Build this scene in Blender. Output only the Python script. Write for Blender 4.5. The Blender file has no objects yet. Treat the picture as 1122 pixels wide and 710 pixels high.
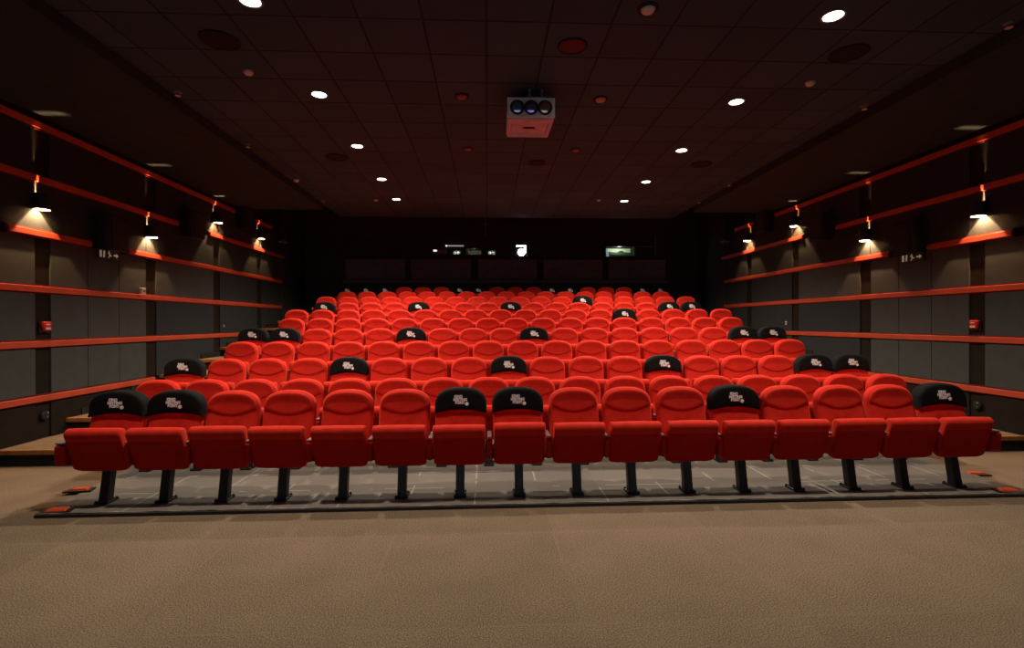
import bpy, bmesh, math, random
from mathutils import Vector, Matrix
random.seed(7)
C = bpy.context.scene.collection
SC = bpy.context.scene
PI = math.pi
R = math.radians

# ------------------------------------------------------------------ materials
def newmat(name):
    m = bpy.data.materials.new(name)
    m.use_nodes = True
    nt = m.node_tree
    b = nt.nodes['Principled BSDF']
    return m, nt, b

def plain(name, col, rough=0.6, metal=0.0, spec=0.3, var=0.12, scale=6.0, bump=0.0, bscale=200.0, sheen=0.0, coat=0.0):
    m, nt, b = newmat(name)
    N, L = nt.nodes, nt.links
    tc = N.new('ShaderNodeTexCoord')
    nz = N.new('ShaderNodeTexNoise'); nz.inputs['Scale'].default_value = scale; nz.inputs['Detail'].default_value = 4
    L.new(tc.outputs['Object'], nz.inputs['Vector'])
    cr = N.new('ShaderNodeValToRGB')
    lo = [c * (1 - var) for c in col]; hi = [min(1, c * (1 + var)) for c in col]
    cr.color_ramp.elements[0].position = 0.3; cr.color_ramp.elements[1].position = 0.7
    cr.color_ramp.elements[0].color = (*lo, 1); cr.color_ramp.elements[1].color = (*hi, 1)
    L.new(nz.outputs['Fac'], cr.inputs['Fac']); L.new(cr.outputs['Color'], b.inputs['Base Color'])
    b.inputs['Roughness'].default_value = rough
    b.inputs['Metallic'].default_value = metal
    b.inputs['Specular IOR Level'].default_value = spec
    b.inputs['Sheen Weight'].default_value = sheen
    b.inputs['Coat Weight'].default_value = coat
    if bump:
        n2 = N.new('ShaderNodeTexNoise'); n2.inputs['Scale'].default_value = bscale
        L.new(tc.outputs['Object'], n2.inputs['Vector'])
        bp = N.new('ShaderNodeBump'); bp.inputs['Strength'].default_value = bump; bp.inputs['Distance'].default_value = 0.01
        L.new(n2.outputs['Fac'], bp.inputs['Height']); L.new(bp.outputs['Normal'], b.inputs['Normal'])
    return m

def glow(name, col, strength):
    m, nt, b = newmat(name)
    b.inputs['Base Color'].default_value = (*col, 1)
    b.inputs['Emission Color'].default_value = (*col, 1)
    b.inputs['Emission Strength'].default_value = strength
    return m

def mathn(nt, op, a=None, b=None, c=None):
    n = nt.nodes.new('ShaderNodeMath'); n.operation = op
    for i, v in enumerate((a, b, c)):
        if v is None: continue
        if isinstance(v, (int, float)): n.inputs[i].default_value = v
        else: nt.links.new(v, n.inputs[i])
    return n.outputs[0]

def mixc(nt, fac, a, b):
    n = nt.nodes.new('ShaderNodeMix'); n.data_type = 'RGBA'
    if isinstance(fac, (int, float)): n.inputs[0].default_value = fac
    else: nt.links.new(fac, n.inputs[0])
    for i, v in ((6, a), (7, b)):
        if isinstance(v, tuple): n.inputs[i].default_value = (*v, 1)
        else: nt.links.new(v, n.inputs[i])
    return n.outputs[2]

def tiled(name, col, seam, px, py, ox, oy, lw, var, rough, fine=0.0, fscale=300, seam_broken=False, spec=0.2):
    """square tiles with thin joints; each tile a touch lighter or darker"""
    m, nt, b = newmat(name)
    N, L = nt.nodes, nt.links
    tc = N.new('ShaderNodeTexCoord'); sp = N.new('ShaderNodeSeparateXYZ'); L.new(tc.outputs['Object'], sp.inputs[0])
    ux = mathn(nt, 'DIVIDE', mathn(nt, 'SUBTRACT', sp.outputs[0], ox), px)
    uy = mathn(nt, 'DIVIDE', mathn(nt, 'SUBTRACT', sp.outputs[1], oy), py)
    ix, iy = mathn(nt, 'FLOOR', ux), mathn(nt, 'FLOOR', uy)
    fx, fy = mathn(nt, 'FRACT', ux), mathn(nt, 'FRACT', uy)
    def edge(f, p):
        d = mathn(nt, 'MINIMUM', f, mathn(nt, 'SUBTRACT', 1.0, f))
        return mathn(nt, 'LESS_THAN', d, lw / p / 2)
    e = mathn(nt, 'MAXIMUM', edge(fx, px), edge(fy, py))
    if seam_broken:
        nz = N.new('ShaderNodeTexNoise'); nz.inputs['Scale'].default_value = 1.7
        L.new(tc.outputs['Object'], nz.inputs['Vector'])
        e = mathn(nt, 'MULTIPLY', e, mathn(nt, 'GREATER_THAN', nz.outputs['Fac'], 0.5))
    cb = N.new('ShaderNodeCombineXYZ'); L.new(ix, cb.inputs[0]); L.new(iy, cb.inputs[1])
    wn = N.new('ShaderNodeTexWhiteNoise'); L.new(cb.outputs[0], wn.inputs['Vector'])
    lo = tuple(c * (1 - var) for c in col); hi = tuple(c * (1 + var) for c in col)
    base = mixc(nt, wn.outputs['Value'], lo, hi)
    if fine:
        n2 = N.new('ShaderNodeTexNoise'); n2.inputs['Scale'].default_value = fscale; n2.inputs['Detail'].default_value = 3
        L.new(tc.outputs['Object'], n2.inputs['Vector'])
        n3 = N.new('ShaderNodeTexNoise'); n3.inputs['Scale'].default_value = 2.2; n3.inputs['Detail'].default_value = 5
        L.new(tc.outputs['Object'], n3.inputs['Vector'])
        k = mathn(nt, 'ADD', mathn(nt, 'MULTIPLY', mathn(nt, 'SUBTRACT', n2.outputs['Fac'], 0.5), fine * 2.2),
                  mathn(nt, 'MULTIPLY', mathn(nt, 'SUBTRACT', n3.outputs['Fac'], 0.5), fine * 0.22))
        hs = N.new('ShaderNodeHueSaturation'); L.new(base, hs.inputs['Color'])
        L.new(mathn(nt, 'ADD', k, 1.0), hs.inputs['Value']); base = hs.outputs['Color']
        bp = N.new('ShaderNodeBump'); bp.inputs['Strength'].default_value = 0.5; bp.inputs['Distance'].default_value = 0.006
        L.new(n2.outputs['Fac'], bp.inputs['Height']); L.new(bp.outputs['Normal'], b.inputs['Normal'])
    L.new(mixc(nt, e, base, seam), b.inputs['Base Color'])
    b.inputs['Roughness'].default_value = rough
    b.inputs['Specular IOR Level'].default_value = spec
    return m

M = {}
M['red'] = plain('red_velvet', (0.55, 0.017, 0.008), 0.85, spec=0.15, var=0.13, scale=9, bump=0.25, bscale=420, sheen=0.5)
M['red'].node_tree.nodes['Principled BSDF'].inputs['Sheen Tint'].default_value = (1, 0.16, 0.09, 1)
M['redunder'] = plain('red_cushion_underside', (0.40, 0.010, 0.006), 0.9, spec=0.1, var=0.1, scale=9)  # same velvet, darkened: shade on the tipped-up underside put into the colour
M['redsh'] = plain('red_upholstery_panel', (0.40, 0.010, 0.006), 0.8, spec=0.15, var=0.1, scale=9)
M['blackcloth'] = plain('black_cover_cloth', (0.006, 0.006, 0.0065), 0.9, spec=0.15, bump=0.3, bscale=500)
M['white'] = plain('white_print', (0.90, 0.90, 0.90), 0.7, var=0.02)
M['blackmetal'] = plain('black_painted_steel', (0.012, 0.013, 0.016), 0.45, spec=0.4)
M['greyplastic'] = plain('grey_moulded_plastic', (0.16, 0.15, 0.15), 0.4, spec=0.5)
M['carpet'] = tiled('brown_carpet', (0.182, 0.130, 0.090), (0.196, 0.140, 0.097), 1.25, 1.25, -2.55, 0.35, 0.014, 0.06, 0.95, fine=1.5, fscale=125, seam_broken=True, spec=0.05)
M['tread'] = plain('brown_step_carpet', (0.175, 0.122, 0.080), 0.95, spec=0.05, bump=0.4, bscale=300)
M['greyfloor'] = tiled('grey_floor_tiles', (0.172, 0.155, 0.138), (0.34, 0.31, 0.28), 0.62, 0.55, -2.55, 4.66, 0.016, 0.10, 0.9, fine=0.35, fscale=110, seam_broken=True, spec=0.1)
M['alu'] = plain('scuffed_metal_edge', (0.42, 0.34, 0.26), 0.5, metal=0.3, spec=0.5, var=0.75, scale=7)  # blotchy pale metal, painted as glints along the edge
M['edgeblack'] = plain('dark_edge_trim', (0.035, 0.032, 0.030), 0.6)
M['riser'] = plain('black_riser', (0.012, 0.010, 0.009), 0.8)
M['wood'] = plain('stained_wood_nosing', (0.30, 0.125, 0.035), 0.5, var=0.2, scale=12)
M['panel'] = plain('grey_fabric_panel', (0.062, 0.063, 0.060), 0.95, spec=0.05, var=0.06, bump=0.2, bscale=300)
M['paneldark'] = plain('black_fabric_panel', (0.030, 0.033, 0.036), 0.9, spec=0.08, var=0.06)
M['strip'] = plain('dark_brown_recess', (0.020, 0.014, 0.011), 0.9, spec=0.05)
M['wallbase'] = plain('black_wall_backing', (0.018, 0.016, 0.015), 0.95, spec=0.05)
M['rail'] = plain('orange_red_rail', (0.42, 0.056, 0.024), 0.55, spec=0.3, var=0.12, scale=3)
M['railback'] = plain('dark_red_rail_back', (0.14, 0.010, 0.006), 0.7, spec=0.2)
M['ceil'] = tiled('dark_ceiling_tiles', (0.038, 0.062, 0.083), (0.013, 0.020, 0.027), 0.592, 0.626, -0.567, 4.861, 0.022, 0.16, 0.85)
M['soffit'] = plain('dark_soffit', (0.032, 0.040, 0.044), 0.9, spec=0.1)
M['rear'] = plain('black_rear_wall', (0.040, 0.042, 0.047), 0.9, spec=0.1)
M['rearpanel'] = plain('charcoal_rear_panel', (0.15, 0.15, 0.16), 0.9, spec=0.1)
M['lampblack'] = plain('black_lamp_shell', (0.008, 0.008, 0.008), 0.5)
M['reflector'] = plain('white_lamp_reflector', (0.85, 0.80, 0.70), 0.6, var=0.02)
M['bulb'] = glow('lit_downlight', (1.0, 0.90, 0.74), 9.0)
M['bezel'] = plain('downlight_bezel', (0.16, 0.14, 0.13), 0.5)
M['domewhite'] = plain('off_white_plastic', (0.62, 0.52, 0.46), 0.5, var=0.03)
M['domewarm'] = plain('amber_lamp_glass', (0.50, 0.22, 0.13), 0.3, spec=0.5)
M['redglass'] = plain('red_lamp_glass', (0.22, 0.03, 0.025), 0.3, spec=0.5)
M['reddim'] = plain('dark_red_mesh', (0.09, 0.014, 0.016), 0.8)
M['grille'] = plain('black_speaker_mesh', (0.012, 0.010, 0.010), 0.9)
M['spk'] = plain('black_speaker_case', (0.010, 0.009, 0.010), 0.6)
M['spkface'] = plain('dark_speaker_cloth', (0.022, 0.019, 0.018), 0.9)
M['prjgrey'] = plain('light_grey_projector_case', (0.78, 0.78, 0.78), 0.45, spec=0.4)
M['prjpink'] = plain('glossy_projector_base', (0.36, 0.40, 0.48), 0.22, spec=0.6)
for nm, col in (('lensblue', (0.35, 0.52, 0.98)), ('lensindigo', (0.40, 0.42, 0.95)), ('lensbrown', (0.72, 0.58, 0.55))):
    M[nm] = plain(nm, col, 0.10, metal=0.9, spec=0.8, var=0.02, coat=1.0)
M['signgreen'] = plain('dark_green_sign', (0.025, 0.050, 0.022), 0.5)
M['signlit'] = glow('pale_sign_pictogram', (0.62, 0.66, 0.42), 0.16)
M['alarmred'] = plain('red_alarm_plastic', (0.45, 0.02, 0.015), 0.3, spec=0.5)
M['orange'] = plain('orange_marker', (0.60, 0.085, 0.03), 0.5, spec=0.3)
M['screen'] = plain('white_cinema_screen', (0.80, 0.80, 0.80), 0.9, var=0.01)
M['port'] = glow('projector_beam_glass', (0.86, 0.88, 1.0), 14.0)
M['boothback'] = plain('pale_green_booth_wall', (0.60, 0.70, 0.50), 0.8)
M['boothblue'] = plain('pale_blue_cloth', (0.45, 0.62, 0.62), 0.8)
M['boothdark'] = plain('dark_green_machine', (0.02, 0.045, 0.02), 0.6)
M['boothdim'] = plain('olive_booth_wall', (0.42, 0.42, 0.24), 0.8)
M['boothgrey'] = plain('grey_booth_equipment', (0.5, 0.5, 0.47), 0.6)
M['dimblack'] = plain('booth_shadow', (0.01, 0.01, 0.01), 0.9)
M['tubedim'] = glow('pale_strip_lamp', (0.5, 0.5, 0.5), 0.6)
M['tube'] = glow('small_white_lamp', (0.9, 0.9, 0.92), 1.3)

# ------------------------------------------------------------------ mesh helpers
def obj(name, bm, mats, parent=None, smooth=False, loc=None, rot=None):
    me = bpy.data.meshes.new(name)
    bmesh.ops.recalc_face_normals(bm, faces=bm.faces[:])
    if smooth:
        for f in bm.faces: f.smooth = True
        if smooth != 'all':
            for e in bm.edges:
                if len(e.link_faces) == 2 and e.calc_face_angle(0) > R(42): e.smooth = False
    bm.to_mesh(me); bm.free()
    for m in (mats if isinstance(mats, (list, tuple)) else [mats]): me.materials.append(m)
    o = bpy.data.objects.new(name, me); C.objects.link(o)
    if parent: o.parent = parent
    if loc: o.location = loc
    if rot: o.rotation_euler = rot
    return o

def box(bm, x0, x1, y0, y1, z0, z1, mi=0, bev=0.0, seg=2):
    r = bmesh.ops.create_cube(bm, size=1.0)
    vs = r['verts']
    for v in vs:
        v.co = Vector(((x0 + x1) / 2 + v.co.x * (x1 - x0), (y0 + y1) / 2 + v.co.y * (y1 - y0), (z0 + z1) / 2 + v.co.z * (z1 - z0)))
    fs = set(f for v in vs for f in v.link_faces)
    for f in fs: f.material_index = mi
    if bev:
        es = list({e for v in vs for e in v.link_edges})
        g = bmesh.ops.bevel(bm, geom=es, offset=bev, segments=seg, affect='EDGES', profile=0.5)
        for f in g['faces']: f.material_index = mi
    return vs

def lathe(bm, prof, n=24, mi=0, centre=(0, 0, 0), axis='Z', cap0=True, cap1=True):
    """prof: list of (radius, height)"""
    rings = []
    for r, h in prof:
        ring = []
        for k in range(n):
            a = 2 * PI * k / n
            p = (r * math.cos(a), r * math.sin(a), h)
            if axis == 'Y': p = (p[0], h, p[1])
            if axis == 'X': p = (h, p[0], p[1])
            ring.append(bm.verts.new(Vector(p) + Vector(centre)))
        rings.append(ring)
    for a, b in zip(rings, rings[1:]):
        for k in range(n):
            f = bm.faces.new((a[k], a[(k + 1) % n], b[(k + 1) % n], b[k])); f.material_index = mi
    if cap0: bm.faces.new(rings[0][::-1]).material_index = mi
    if cap1: bm.faces.new(rings[-1]).material_index = mi

def loft(bm, rings, mi=0, cap0=True, cap1=True):
    V = [[bm.verts.new(p) for p in r] for r in rings]
    n = len(V[0])
    for a, b in zip(V, V[1:]):
        for k in range(n):
            bm.faces.new((a[k], a[(k + 1) % n], b[(k + 1) % n], b[k])).material_index = mi
    if cap0: bm.faces.new(V[0][::-1]).material_index = mi
    if cap1: bm.faces.new(V[-1]).material_index = mi
    return V

def prism(bm, poly, f, t0, t1, mi=0):
    """polygon extruded between t0 and t1; f maps (a, b, t) to a point"""
    loft(bm, [[f(a, b, t0) for a, b in poly], [f(a, b, t1) for a, b in poly]], mi)

def inset2(poly, d):
    """offset a convex closed 2-D outline inwards (positive) by its normals"""
    n = len(poly); out = []
    area = sum(poly[i][0] * poly[(i + 1) % n][1] - poly[(i + 1) % n][0] * poly[i][1] for i in range(n))
    s = 1 if area > 0 else -1
    for i in range(n):
        p0, p1, p2 = poly[i - 1], poly[i], poly[(i + 1) % n]
        e = Vector((p2[0] - p0[0], p2[1] - p0[1]))
        if e.length < 1e-9: out.append(p1); continue
        e.normalize()
        out.append((p1[0] - s * e.y * d, p1[1] + s * e.x * d))
    return out

def thing(name, label, cat, loc=(0, 0, 0), rotz=0.0, group=None):
    o = bpy.data.objects.new(name, None); C.objects.link(o)
    o.empty_display_size = 0.1
    o.location = loc; o.rotation_euler = (0, 0, rotz)
    o['label'] = label; o['category'] = cat
    if group: o['group'] = group
    return o

def tag(o, label, cat, group=None):
    o['label'] = label; o['category'] = cat
    if group: o['group'] = group
    return o

def struct(name, bm, mats, **k):
    o = obj(name, bm, mats, **k); o['kind'] = 'structure'
    return o

def dup(root, label, loc, rotz=0.0):
    r = root.copy(); C.objects.link(r); r.location = loc; r.rotation_euler = (0, 0, rotz); r['label'] = label
    for ch in list(root.children):
        c = ch.copy(); C.objects.link(c); c.parent = r
        for g in ch.children:
            d = g.copy(); C.objects.link(d); d.parent = c
    return r

def text_mesh(name, body, size, extrude=0.0015, bold=0.0):
    cu = bpy.data.curves.new(name, 'FONT')
    cu.body = body; cu.size = size; cu.extrude = extrude; cu.offset = bold; cu.resolution_u = 2
    cu.align_x = 'LEFT'; cu.space_character = 1.02
    t = bpy.data.objects.new(name, cu); C.objects.link(t)
    bpy.context.view_layer.update()
    dg = bpy.context.evaluated_depsgraph_get()
    me = bpy.data.meshes.new_from_object(t.evaluated_get(dg))
    bpy.data.objects.remove(t); bpy.data.curves.remove(cu)
    return me

# ------------------------------------------------------------------ the room
XL, XR = -6.345, 6.370
YF, YR = -4.5, 16.6
ZC, ZS, ZREAR = 4.50, 4.36, 5.25
RISE, RUN, Y3 = 0.193, 1.0215, 6.33
NT = 9                                              # raised tiers, rows three to eleven
tiers = [(Y3 + RUN * k, RISE * (k + 1)) for k in range(NT)]

bm = bmesh.new()
box(bm, XL - 0.1, XR + 0.1, YF - 0.1, Y3 + 0.02, -0.2, 0.0, 0)
struct('floor', bm, [M['carpet']])
for k, (y, z) in enumerate(tiers):
    y1 = tiers[k + 1][0] + 0.02 if k + 1 < NT else YR + 0.1
    b2 = bmesh.new()
    box(b2, XL - 0.1, XR + 0.1, y + 0.012, y1, -0.2, z, 0)
    for f in b2.faces:
        f.normal_update()
        if f.normal.y < -0.9: f.material_index = 1
    struct('floor_slab', b2, [M['tread'], M['riser']])
    b2 = bmesh.new()
    box(b2, XL + 0.002, XR - 0.002, y - 0.018, y + 0.03, z - 0.055, z + 0.004, 0, 0.008)
    struct('trim_%d' % (k + 1), b2, M['wood'])

# thin grey floor area under the front rows
bm = bmesh.new()
poly = [(-4.46, 4.665), (4.60, 4.70), (4.83, 6.30), (-4.72, 6.30)]
prism(bm, poly, lambda a, b, t: Vector((a, b, t)), 0.0005, 0.018)
o = struct('floor_panel', bm, M['greyfloor'])
bm = bmesh.new()
prism(bm, [(-4.47, 4.635), (4.61, 4.67), (4.61, 4.703), (-4.47, 4.668)], lambda a, b, t: Vector((a, b, t)), 0.0, 0.026)
prism(bm, [(-4.47, 4.652), (4.61, 4.687), (4.61, 4.697), (-4.47, 4.662)], lambda a, b, t: Vector((a, b, t)), 0.026, 0.036, 1)  # thin pale strip added as the highlight on the metal edge
struct('trim_20', bm, [M['edgeblack'], M['alu']])

# ceiling
bm = bmesh.new()
XSL, XSR = -4.43, 4.46
box(bm, XSL - 0.03, XSR + 0.03, YF - 0.1, 13.9, ZC, ZC + 0.12, 0)
struct('ceiling', bm, [M['ceil']])
bm = bmesh.new()
box(bm, XL - 0.1, XSL, YF - 0.1, 12.4, ZS, ZS + 0.26, 0)
struct('ceiling_panel', bm, M['soffit'])
bm = bmesh.new()
box(bm, XSR, XR + 0.1, YF - 0.1, 12.4, ZS, ZS + 0.26, 0)
struct('ceiling_panel', bm, M['soffit'])
bm = bmesh.new()
box(bm, XL - 0.1, XR + 0.1, 12.0, YR + 0.1, ZREAR, ZREAR + 0.1, 0)
struct('ceiling_slab', bm, M['rear'])
bm = bmesh.new()
box(bm, XSL - 0.03, XSR + 0.03, 13.9, 13.96, ZC, ZREAR, 0)
box(bm, XL, XSL - 0.03, 12.4, 12.46, ZS, ZREAR, 0)
box(bm, XSR + 0.03, XR, 12.4, 12.46, ZS, ZREAR, 0)
struct('ceiling_board', bm, M['rear'])

# side walls: backing with fabric panels between the rails, dark recessed strips under the lamps
RZ = {'A': 4.225, 'B': 3.532, 'C': 2.833, 'D': 2.118, 'E': 1.415, 'F': 0.712}
LY = [6.88, 9.045, 11.21, 13.30]
def side_wall(name, X, s):
    """s = +1 for the left wall (its face looks towards +x)"""
    bm = bmesh.new()
    def wb(y0, y1, z0, z1, d, mi):
        xs = sorted((X, X + s * d)); box(bm, xs[0], xs[1], y0, y1, z0, z1, mi)
    xs = sorted((X, X - s * 0.15)); box(bm, xs[0], xs[1], YF, YR, -0.2, ZREAR + 0.1, 0)
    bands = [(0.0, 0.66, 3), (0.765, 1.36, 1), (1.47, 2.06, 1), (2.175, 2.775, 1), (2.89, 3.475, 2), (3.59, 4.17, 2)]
    for bi, (z0, z1, mt) in enumerate(bands):
        # y breaks: bays between the recessed strips
        bays = []
        for k in range(-5, 1):
            a = 6.87 + 2.13 * k - 1.90; bays.append((a, a + 1.90))
        for k, (a, b) in enumerate(((7.10, 9.01), (9.28, 11.16), (11.42, 13.22), (13.46, 14.72))):
            bays.append((a, b))
        for a, b in bays:
            a = max(a, YF + 0.01)
            if b <= a: continue
            mi = mt
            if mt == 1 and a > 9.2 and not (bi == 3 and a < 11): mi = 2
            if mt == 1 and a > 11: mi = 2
            n = 3 if (mi == 1 and a < 9.2) else 1
            if bi == 0: n = 1
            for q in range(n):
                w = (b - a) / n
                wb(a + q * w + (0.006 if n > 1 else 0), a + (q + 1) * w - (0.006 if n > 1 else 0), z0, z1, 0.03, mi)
        if bi == 4:            # cloth runs on behind the lamps here
            for y in LY[:2]: wb(y - 0.02, y + 0.235, z0, z1, 0.029, 2)
        else:
            for y in LY: wb(y - 0.02, y + 0.235, z0, z1, 0.008, 4)
    wb(14.73, YR, 0, ZREAR, 0.05, 5)
    struct(name, bm, [M['wallbase'], M['panel'], M['paneldark'], M['strip'], M['strip'], M['rear']])
side_wall('wall_left', XL, 1)
side_wall('wall_right', XR, -1)

tn = [30]
def rail(X, s, z, y0, y1):
    bm = bmesh.new()
    xs = sorted((X + s * 0.0, X + s * 0.030)); box(bm, xs[0], xs[1], y0, y1, z - 0.058, z + 0.058, 1)
    xs = sorted((X + s * 0.030, X + s * 0.058)); box(bm, xs[0], xs[1], y0, y1, z - 0.040, z + 0.040, 0, 0.006)
    struct('trim_%d' % tn[0], bm, [M['rail'], M['railback']]); tn[0] += 1
for X, s in ((XL, 1), (XR, -1)):
    for key, y0, y1 in (('A', YF, 12.1), ('A', 13.1, 14.1), ('B', YF, 9.93), ('B', 11.0, 14.9), ('C', 6.48, 7.80), ('C', 8.58, 14.72),
                        ('C', YF, 5.6), ('D', YF, 14.72), ('E', YF, 12.37), ('F', YF, 9.2)):
        rail(X, s, RZ[key], y0, y1)

# black skirting that climbs the steps
for nm, X, s in (('baseboard_left', XL, 1), ('baseboard_right', XR, -1)):
    bm = bmesh.new()
    for k, (y, z) in enumerate(tiers):
        y1 = tiers[k + 1][0] if k + 1 < NT else 14.7
        if k >= 1:
            xs = sorted((X, X + s * 0.045)); box(bm, xs[0], xs[1], y + 0.25, y1 - 0.02, z + 0.001, z + 0.10)
    struct(nm, bm, M['riser'])

# rear wall with openings to the projection booth
def holed_wall(name, mats, x0, x1, z0, z1, y0, y1, holes):
    bm = bmesh.new()
    xs = sorted({x0, x1, *[h[0] for h in holes], *[h[1] for h in holes]})
    for a, b in zip(xs, xs[1:]):
        hs = sorted([(h[2], h[3]) for h in holes if h[0] <= a + 1e-6 and h[1] >= b - 1e-6])
        z = z0
        for h0, h1 in hs:
            box(bm, a, b, y0, y1, z, h0); z = h1
        box(bm, a, b, y0, y1, z, z1)
    for i, (a, b) in enumerate(((-5.03, -3.17), (-2.99, -1.09), (-0.85, 1.03), (1.25, 3.16), (3.36, 5.22))):
        box(bm, a, b, y0 - 0.04, y0, 3.07, 3.69, 1)
    box(bm, -5.1, 5.3, y0 - 0.12, y0, 2.93, 3.03, 1)
    return struct(name, bm, mats)
HOLES = {'port': (0.35, 0.73, 3.80, 4.17), 'view': (3.28, 4.24, 3.80, 4.14), 'w2': (-1.72, -1.36, 3.85, 4.0), 'w3': (-1.24, -0.75, 3.85, 4.06), 'w4': (-0.60, -0.25, 3.85, 4.0)}
holed_wall('wall_rear', [M['rear'], M['rearpanel']], XL, XR, 0, ZREAR, YR, YR + 0.12, list(HOLES.values()))

def niche(idx, key, back, build=None, watts=0):
    x0, x1, z0, z1 = HOLES[key]
    bm = bmesh.new(); t = 0.025; y0 = YR - 0.012; y1 = YR + 0.6
    for a, b, c, d in ((x0 - t, x0, z0 - t, z1 + t), (x1, x1 + t, z0 - t, z1 + t), (x0, x1, z1, z1 + t), (x0, x1, z0 - t, z0)):
        box(bm, a, b, y0, y1, c, d)
    w = struct('window_%d' % idx, bm, M['dimblack'])
    bm = bmesh.new(); box(bm, x0, x1, y1 - 0.02, y1, z0, z1)
    obj('booth_wall', bm, back, w)
    if build: build(w, x0, x1, z0, z1)
    if watts:
        l = bpy.data.lights.new('booth_light', 'POINT'); l.energy = watts; l.color = (0.92, 1.0, 0.86); l.shadow_soft_size = 0.02
        lo = bpy.data.objects.new('booth_light', l); C.objects.link(lo); lo.parent = w; lo.location = ((x0 + x1) / 2, YR + 0.16, z1 - 0.03)
    return w
def view_in(w, x0, x1, z0, z1):
    bm = bmesh.new()                                   # pale coat hanging at the side of the opening
    prism(bm, [(x0 + 0.01, z0), (x0 + 0.17, z0), (x0 + 0.155, z0 + 0.17), (x0 + 0.12, z1 - 0.04), (x0 + 0.05, z1 - 0.03), (x0 + 0.01, z0 + 0.2)],
          lambda a, b, t: Vector((a, YR + t, b)), 0.30, 0.38)
    obj('pale_blue_shape', bm, M['boothblue'], w)
    bm = bmesh.new()
    prism(bm, [(x0 + 0.20, z0 + 0.12), (x1, z0 + 0.10), (x1, z0 + 0.18), (x0 + 0.72, z0 + 0.20), (x0 + 0.64, z0 + 0.25), (x0 + 0.55, z0 + 0.24), (x0 + 0.48, z0 + 0.19), (x0 + 0.2, z0 + 0.21)],
          lambda a, b, t: Vector((a, YR + t, b)), 0.42, 0.5)
    box(bm, x0 + 0.46, x0 + 0.6, YR + 0.1, YR + 0.2, z0, z0 + 0.03)
    box(bm, x0 + 0.72, x0 + 0.95, YR + 0.1, YR + 0.2, z0, z0 + 0.035)
    obj('dark_equipment', bm, M['boothdark'], w)
def gear(dx):
    def f(w, x0, x1, z0, z1):
        bm = bmesh.new(); h = z1 - z0
        lathe(bm, [(0.055, 0.2), (0.055, 0.3)], 14, 0, (x0 + 0.09 + dx, YR, z0 + h / 2), axis='Y')
        box(bm, x0 + 0.17 + dx, x0 + 0.26 + dx, YR + 0.2, YR + 0.3, z0 + 0.02, z1 - 0.03)
        obj('projector_lens', bm, M['boothgrey'], w)
    return f
def olive(w, x0, x1, z0, z1):
    bm = bmesh.new(); box(bm, x0, x0 + 0.07, YR + 0.05, YR + 0.2, z0, z1)
    obj('pale_edge', bm, M['boothgrey'], w)
niche(1, 'w2', M['dimblack'], gear(0.02), 0.5); niche(2, 'w3', M['boothdim'], olive, 0.7); niche(3, 'w4', M['dimblack'], gear(0.03), 0.45)
niche(5, 'view', M['boothback'], view_in, 9.0)
def port_lens(w, x0, x1, z0, z1):
    bm = bmesh.new()
    lathe(bm, [(0.11, 0.12), (0.12, 0.08), (0.10, 0.05), (0.05, 0.035), (0.01, 0.03)], 24, 0, ((x0 + x1) / 2, YR, z0 + 0.14), axis='Y')
    obj('projector_lens', bm, M['port'], w, smooth='all')
    bm = bmesh.new()
    box(bm, x0 + 0.03, x1 - 0.05, YR + 0.03, YR + 0.06, z1 - 0.055, z1 - 0.015)
    box(bm, x1 - 0.09, x1 - 0.05, YR + 0.03, YR + 0.06, z0 + 0.12, z1 - 0.05)
    obj('lit_window_edge', bm, M['port'], w)
niche(4, 'port', M['dimblack'], port_lens)

# front wall with the screen, behind the camera
bm = bmesh.new(); box(bm, XL, XR, YF - 0.15, YF, -0.2, ZC + 0.1); struct('wall_front', bm, M['rear'])
bm = bmesh.new(); box(bm, -5.0, 5.0, YF, YF + 0.05, 0.35, 4.05); struct('wall_front_panel', bm, M['screen'])

# ------------------------------------------------------------------ the cinema seat
HW = 0.247
def half_width(z, top=1.0):
    zs = 0.825
    if z <= zs:
        return HW - max(0, (0.62 - z)) * 0.06
    t = min(1, (z - zs) / (top - zs))
    return HW * (1 - t ** 2.5) ** (1 / 2.2)
def top_arc(hw, zs, b, n=22, p=2.4):
    pts = []
    for k in range(n + 1):
        a = PI * k / n
        c, s = math.cos(a), math.sin(a)
        pts.append((hw * math.copysign(abs(c) ** (2 / p), c), zs + b * abs(s) ** (2 / p)))
    return pts                                           # right to left, over the top
TILT = math.tan(R(12))
def shear(x, z, y):
    lean = (min(z, 0.78) - 0.78) * TILT + max(0.0, z - 0.78) * 0.05 - 0.012
    lumbar = -0.022 * math.exp(-((z - 0.58) / 0.12) ** 2)
    wrap = 0.0
    return Vector((x, y + lean + lumbar + wrap, z))
def padded(bm, outline, rings, mi=0, centre_fill=None):
    R3 = []
    for d, y in rings:
        R3.append([shear(a, b, y) for a, b in inset2(outline, d)])
    V = loft(bm, R3, mi, cap0=True, cap1=centre_fill is None)
    if centre_fill is not None:
        cx, cz, cy = centre_fill
        c = bm.verts.new(shear(cx, cz, cy)); L = V[-1]
        for k in range(len(L)): bm.faces.new((L[k], L[(k + 1) % len(L)], c)).material_index = mi

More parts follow.
